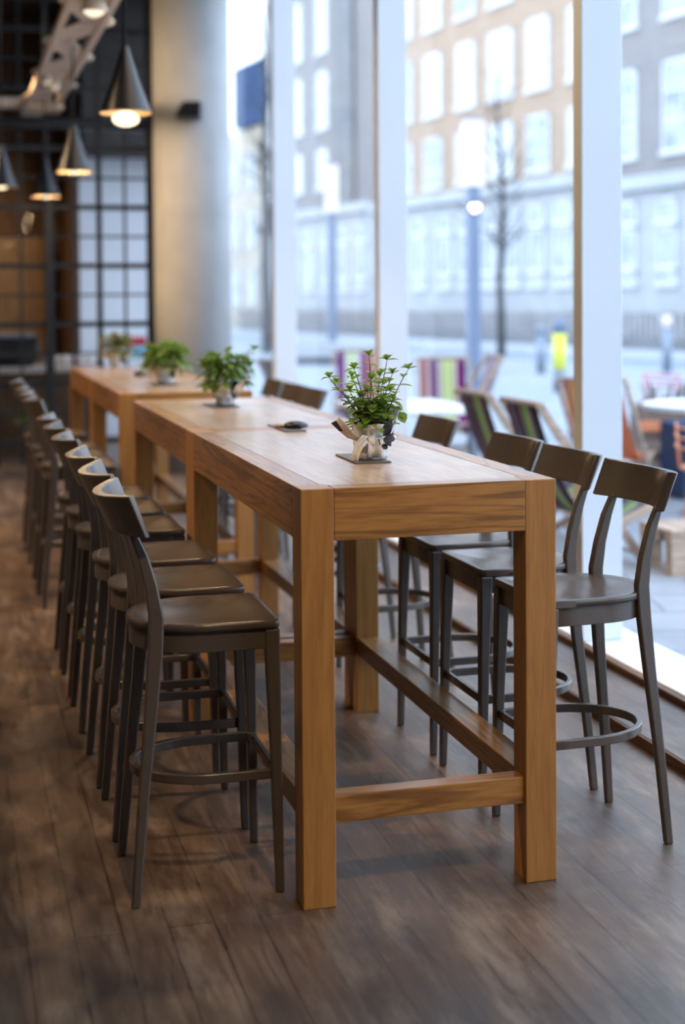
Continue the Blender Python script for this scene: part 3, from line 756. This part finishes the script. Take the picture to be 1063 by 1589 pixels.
# street furniture
def lamp_column(x, y, zs, ze, r, label):
    t = thing('street_lamp', label, 'street lamp', (x, y, PAV), 0, 'column street lamps')
    bm = B(); box(bm, -r, r, -r, r, 0, zs-PAV); obj('post', bm, 'lamp_post', t, .02)
    bm = B(); box(bm, -r*1.5, r*1.5, -r*1.5, r*1.5, zs-PAV+.001, ze-PAV); obj('diffuser', bm, 'lamp_white', t, .03)
    bm = B(); box(bm, -r*1.5, r*1.5, -r*1.5, r*1.5, ze-PAV+.001, ze-PAV+.05); obj('lamp_cap', bm, 'lamp_post', t, .01)
lamp_column(7.67, 19.1, 3.45, 4.55, .105, 'square street lamp column with glowing white head in front of the tan brick building')
lamp_column(9.12, 33.67, 3.92, 5.18, .105, 'square street lamp column with white head, the farther one between two fins')
def tree(x, y, h, r, seed, label, spread=1.0):
    rnd = random.Random(seed)
    t = thing('bare_tree', label, 'tree', (x, y, PAV), 0, 'bare street trees')
    bm = B(); pts = []
    for k in range(9): pts.append((rnd.uniform(-.04, .04)*k*.5, rnd.uniform(-.04, .04)*k*.5, h*k/8))
    sweep(bm, pts, [r*(1-.85*k/8) for k in range(9)], 8); obj('trunk', bm, 'bark', t, 0, True)
    bm = B()
    for k in range(46):
        q = rnd.uniform(.33, .97); i = min(7, int(q*8)); p = Vector(pts[i]).lerp(Vector(pts[i+1]), q*8-i)
        a = rnd.uniform(0, 2*PI); L = spread*(1.25-q)*rnd.uniform(.9, 1.9)
        d = Vector((math.cos(a), math.sin(a), rnd.uniform(.5, 1.2))).normalized()
        q2 = p+d*L*.5; q3 = q2+(d+Vector((rnd.uniform(-.3, .3), rnd.uniform(-.3, .3), .25))).normalized()*L*.5
        rr = r*.34*(1.12-q); sweep(bm, [p, q2, q3], [rr, rr*.7, rr*.3], 5)
        for j in range(4):
            s = p.lerp(q3, rnd.uniform(.35, .95)); e = (d+Vector((rnd.uniform(-.9, .9), rnd.uniform(-.9, .9), rnd.uniform(-.1, .5)))).normalized()
            sweep(bm, [s, s+e*L*.3], [rr*.45, rr*.2], 4)
    obj('branches', bm, 'bark', t, 0, True)
tree(14.02, 33.74, 8.4, .13, 4, 'slim bare street tree beside the nearer lamp column')
tree(8.72, 39.99, 10.5, .19, 6, 'dark bare street tree seen just past the concrete column', .7)
def bollard(x, y, h, r, label, m='lamp_post', cap='pinkish', yellow=False):
    t = thing('bollard', label, 'bollard', (x, y, PAV), 0, 'street bollards')
    bm = B(); lathe(bm, [(r, 0), (r, h*(.3 if yellow else .8))], 16); obj('post', bm, m, t, 0, True)
    if yellow:
        bm = B(); lathe(bm, [(r*1.02, h*.3), (r*1.02, h*.8)], 16); obj('band', bm, 'yellow', t, 0, True)
    bm = B(); lathe(bm, [(r*1.04, h*.8), (r*1.04, h*.97), (r*.7, h)], 16); obj('bollard_cap', bm, cap, t, 0, True)
bollard(11.61, 25.38, 1.06, .10, 'plain grey bollard by the kerb left of the yellow banded one', 'grey_metal', 'grey_metal')
bollard(9.49, 19.66, 1.28, .11, 'dark post with a bright yellow band on the pavement', 'lamp_post', 'lamp_post', True)
bollard(14.35, 24.81, 1.24, .10, 'grey post with a pale cap at the kerb, the nearer of the pair', 'grey_metal', 'pinkish')
bollard(15.2, 29.3, 1.32, .10, 'grey post with a pale cap at the kerb, the farther of the pair', 'grey_metal', 'pinkish')
def bench_block(x, y, w, rz, label, h=.62):
    t = thing('street_bench', label, 'bench', (x, y, PAV), rz, 'pale street benches')
    boxo('seat_slab', 'stone', (-w/2, w/2, -.3, .3, .16, h), t, .03); boxo('plinth', 'shadow_gap', (-w/2+.05, w/2-.05, -.25, .25, 0, .159), t, .01)  # plinth colour paints the dark shadow gap under the slab
bench_block(9.9, 26.4, 1.15, -.27, 'pale stone bench block behind the red and purple deck chair')
bench_block(8.7, 32.0, 2.9, -.27, 'long pale stone bench behind the purple and lime deck chair', .55)

# ------------------------------------------------------------------ outdoors: deck chairs (local +x = way the sitter faces)
def deck_chair(x, y, rz, slingm, label, width=.60, sag=(.17, .38, .40, .05)):
    t = thing('deck_chair', label, 'deck chair', (x, y, PAV), rz, 'striped deck chairs on the pavement')
    hw = width/2
    bm = B()
    for s in (-1, 1): sweep(bm, [(0, s*hw, 1.0), (.69, s*hw, .02)], 0, rect=(.028, .05))
    sweep(bm, [(.0, -hw, 1.0), (.0, hw, 1.0)], .017, 10); sweep(bm, [(.66, -hw, .06), (.66, hw, .06)], .013, 8)
    obj('back_frame', bm, 'beech', t, .004)
    bm = B(); w2 = hw-.036
    for s in (-1, 1): sweep(bm, [(.80, s*w2, .355), (.05, s*w2, .02)], 0, rect=(.026, .048))
    sweep(bm, [(.79, -w2, .35), (.79, w2, .35)], .016, 10); sweep(bm, [(.09, -w2, .04), (.09, w2, .04)], .013, 8)
    obj('seat_frame', bm, 'beech', t, .004)
    bm = B(); w3 = hw-.045; L = []
    for k in range(17):
        q = k/16; c0, c1, c2, c3 = (1-q)**3, 3*q*(1-q)**2, 3*q*q*(1-q), q**3
        px = sag[0]*c1+sag[2]*c2+.79*c3; pz = 1.0*c0+sag[1]*c1+sag[3]*c2+.355*c3
        L.append([bm.verts.new((px, -w3+2*w3*j/4, pz)) for j in range(5)])
    for a, b in zip(L, L[1:]):
        for j in range(4): bm.faces.new((a[j], a[j+1], b[j+1], b[j]))
    obj('canvas_sling', bm, slingm, t, 0, True, .003)
    return t
deck_chair(2.59, 5.66, 0, 'sling_dark', 'dark striped deck chair seen from behind, farther of the two at the window')
deck_chair(2.575, 4.78, 0, 'sling_dark', 'dark striped deck chair seen from behind, nearer of the two at the window')
deck_chair(4.03, 6.83, math.atan2(.69, .72), 'sling_orange', 'orange deck chair half hidden behind the nearest white fin', .57, (.22, .55, .46, .16))
deck_chair(4.30, 11.12, math.atan2(-.96, -.27), 'sling_bright', 'deck chair with red, purple and lime stripes behind the white table', .58)
deck_chair(4.08, 13.7, math.atan2(-.97, -.25), 'sling_purple', 'deck chair with purple and lime stripes seen left of the mint plant', .60)
deck_chair(5.05, 11.45, PI-.1, 'sling_lilac', 'lilac striped deck chair tilted sideways beyond the dark striped pair', .62)
deck_chair(2.45, 11.4, .25, 'sling_rust', 'rust brown deck chair seen beside the farthest white fin', .58)

# white outdoor table
t = thing('cafe_table', 'bright white outdoor table just outside the window behind the mint', 'table', (2.52, 6.85, PAV))
boxo('tabletop', 'white_top', (-.42, .42, -.62, .62, .80, .835), t, .008)
for sx in (-1, 1):
    for sy in (-1, 1): boxo('leg', 'grey_metal', (sx*.34-.03, sx*.34+.03, sy*.5-.03, sy*.5+.03, 0, .799), t, .004)
# low pallet table
t = thing('pallet_table', 'low wooden pallet table outside the window at the edge of the view', 'table', (3.22, 4.03, PAV))
bm = B()
for k in range(8): box(bm, .002+.125*k, .115+.125*k, 0, .41, .245, .270)
obj('deck_board', bm, 'beech', t, .003)
for yy in (0, .16, .32): boxo('stringer', 'beech', (0, 1.0, yy+.002, yy+.085, .185, .244), t, .003)
for xx in (0, .85):
    for yy in (0, .32): boxo('leg', 'beech', (xx+.005, xx+.115, yy+.004, yy+.088, 0, .184), t, .003)
# round bistro table and metal chairs on the far right
t = thing('bistro_table', 'round white bistro table with orange rails beyond the orange deck chair', 'table', (4.75, 6.15, PAV))
bm = B(); lathe(bm, [(.55, .80), (.56, .81), (.56, .835), (.55, .84)], 32); obj('tabletop', bm, 'white_top', t, 0)
bm = B(); lathe(bm, [(.035, .03), (.035, .799)], 12); obj('pedestal', bm, 'grey_metal', t, 0, True)
bm = B(); lathe(bm, [(.26, 0), (.25, .03), (.04, .04)], 24); obj('base', bm, 'grey_metal', t, 0)
def metal_chair(x, y, rz, m, label, nm='metal_chair'):
    t = thing(nm, label, 'chair', (x, y, PAV), rz, 'metal chairs on the pavement')
    bm = B()
    for zc in (.62, .69, .76):
        sweep(bm, [(.22*math.cos(a), .26*math.sin(a), zc+.02*math.cos(a)) for a in [PI*.5+PI*k/12 for k in range(13)]], .009, 8)
    obj('back_rail', bm, m, t, 0, True)
    bm = B(); lathe(bm, [(.02, .45), (.22, .452), (.235, .465), (.22, .475), (.02, .472)], 24); obj('seat', bm, m, t, 0, True)
    for k in range(4):
        a = PI/4+k*PI/2; bm = B(); sweep(bm, [(.17*math.cos(a), .17*math.sin(a), .45), (.23*math.cos(a), .25*math.sin(a), 0)], .010, 8); obj('leg', bm, m, t, 0, True)
    for s in (-1, 1):
        bm = B(); sweep(bm, [(-.02, s*.235, .46), (-.02, s*.26, .77)], .010, 8); obj('upright', bm, m, t, 0, True)
metal_chair(4.22, 5.28, PI*.25, 'orange_metal', 'orange metal chair with curved rails beside the orange deck chair')
metal_chair(6.2, 11.6, PI*.9, 'red_wire', 'red wire chair left of the orange deck chair', 'wire_chair')
metal_chair(7.0, 11.3, PI*1.1, 'red_wire', 'red wire chair closest to the yellow banded post', 'wire_chair')
o = boxo('storage_crate', 'navy', (4.85, 5.85, 6.85, 7.25, PAV+.001, PAV+.62), None, .02); tag(o, 'dark navy crate behind the round bistro table', 'crate')
# planter with dry grass
t = thing('planter', 'slatted planter of dry grass beyond the bistro table', 'planter', (5.6, 7.55, PAV), -.27)
boxo('trough', 'planter', (-.75, .75, -.2, .2, 0, .72), t, .01)
for zc in (.14, .32, .50): boxo('slat', 'orange_metal' if zc > .4 else 'beech', (-.77, .77, -.225, -.201, zc, zc+.09), t, .004)
bm = B(); random.seed(14)
for k in range(150):
    x, y = random.uniform(-.72, .72), random.uniform(-.17, .17); a = random.uniform(0, 2*PI); L = random.uniform(.10, .30)
    leaf(bm, (x, y, .70), (math.cos(a)*.5, math.sin(a)*.5, 1), (math.cos(a), math.sin(a), 0), L, .022, .1, .1)
o = obj('dry_grass', bm, 'dry', t); o['kind'] = 'stuff'

# ------------------------------------------------------------------ light
w = bpy.data.worlds.new('World'); S.world = w; w.use_nodes = True
nt = w.node_tree; bg = nt.nodes['Background']
tc = nt.nodes.new('ShaderNodeTexCoord'); sp = nt.nodes.new('ShaderNodeSeparateXYZ'); rp = nt.nodes.new('ShaderNodeValToRGB')
nt.links.new(tc.outputs['Generated'], sp.inputs[0]); nt.links.new(sp.outputs[2], rp.inputs[0]); nt.links.new(rp.outputs[0], bg.inputs[0])
rp.color_ramp.elements[0].color = (.80, .90, 1, 1); rp.color_ramp.elements[0].position = 0
rp.color_ramp.elements[1].color = (.58, .76, 1., 1); rp.color_ramp.elements[1].position = .9
bg.inputs[1].default_value = 4.2
def lamp(name, typ, loc, energy, color, rot=(0, 0, 0), **kw):
    l = bpy.data.lights.new(name, typ); l.energy = energy; l.color = color
    for k, v in kw.items(): setattr(l, k, v)
    o = bpy.data.objects.new(name, l); COL.objects.link(o); o.location = loc; o.rotation_euler = rot; return o
WARM = (1, .70, .40)
for i, (x, y, e) in enumerate(((-2.2, 3.6, 170), (-2.0, 6.2, 150), (-2.0, 8.6, 150), (.72, 2.7, 230), (.55, 5.4, 150))):
    lamp('ceiling_spot_light', 'SPOT', (x, y, 4.6), e, WARM, spot_size=math.radians(95), spot_blend=.6, shadow_soft_size=.12)
lamp('pendant_light', 'POINT', (-.012, 3.454, 2.40), 10, WARM, shadow_soft_size=.06)
lamp('pendant_light', 'POINT', (.015, 6.70, 2.42), 9, WARM, shadow_soft_size=.05)
lamp('pendant_light', 'POINT', (-.025, 9.11, 2.42), 9, WARM, shadow_soft_size=.05)
lamp('ceiling_spot_light', 'SPOT', (-.1, -3.2, 4.6), 470, WARM, (math.radians(40), 0, math.radians(-6)), spot_size=math.radians(25), spot_blend=.7, shadow_soft_size=.12)
for yy, e, sz in ((1.0, 520, 27), (2.9, 480, 38), (4.9, 600, 44), (7.4, 800, 50)):
    lamp('ceiling_spot_light', 'SPOT', (-3.0, yy, 4.6), e, WARM, (0, math.radians(-40), 0), spot_size=math.radians(sz), spot_blend=.8, shadow_soft_size=.10)
for zc in (1.9, 3.5):
    lamp('column_light', 'SPOT', (-1.0, 8.3, zc), 300, WARM, (math.radians(90), 0, math.radians(-62)), spot_size=math.radians(62), spot_blend=1., shadow_soft_size=.12)
lamp('kitchen_light', 'SPOT', (-1.0, 13.1, 4.7), 420, WARM, spot_size=math.radians(95), spot_blend=.8, shadow_soft_size=.2)

# ------------------------------------------------------------------ camera
cam = bpy.data.cameras.new('Camera'); co = bpy.data.objects.new('Camera', cam); COL.objects.link(co); S.camera = co
cam.sensor_fit = 'VERTICAL'; cam.sensor_height = 36.0; cam.sensor_width = 24.0
cam.lens = 2216.82/1589*36.0; cam.shift_y = -(794.5-531.67)/1589; cam.clip_start = .05; cam.clip_end = 400
r = Vector((.96389845, -.26618503, -.00673103)); u = Vector((.01442520, .02696072, .99953241)); f = Vector((.26587909, .96354484, -.02982717))
co.matrix_world = Matrix(((r.x, u.x, -f.x, -.85332), (r.y, u.y, -f.y, -3.50276), (r.z, u.z, -f.z, 1.55917), (0, 0, 0, 1)))
cam.dof.use_dof = True; cam.dof.focus_distance = 4.1; cam.dof.aperture_fstop = 1.5

S.view_settings.view_transform = 'Standard'; S.view_settings.look = 'None'
S.view_settings.exposure = 0.0; S.view_settings.gamma = 1.0; S.view_settings.use_curve_mapping = False
S.cycles.use_denoising = True
S.cycles.max_bounces = 10; S.cycles.transparent_max_bounces = 12; S.cycles.sample_clamp_indirect = 6
S.cycles.caustics_reflective = False; S.cycles.caustics_refractive = False
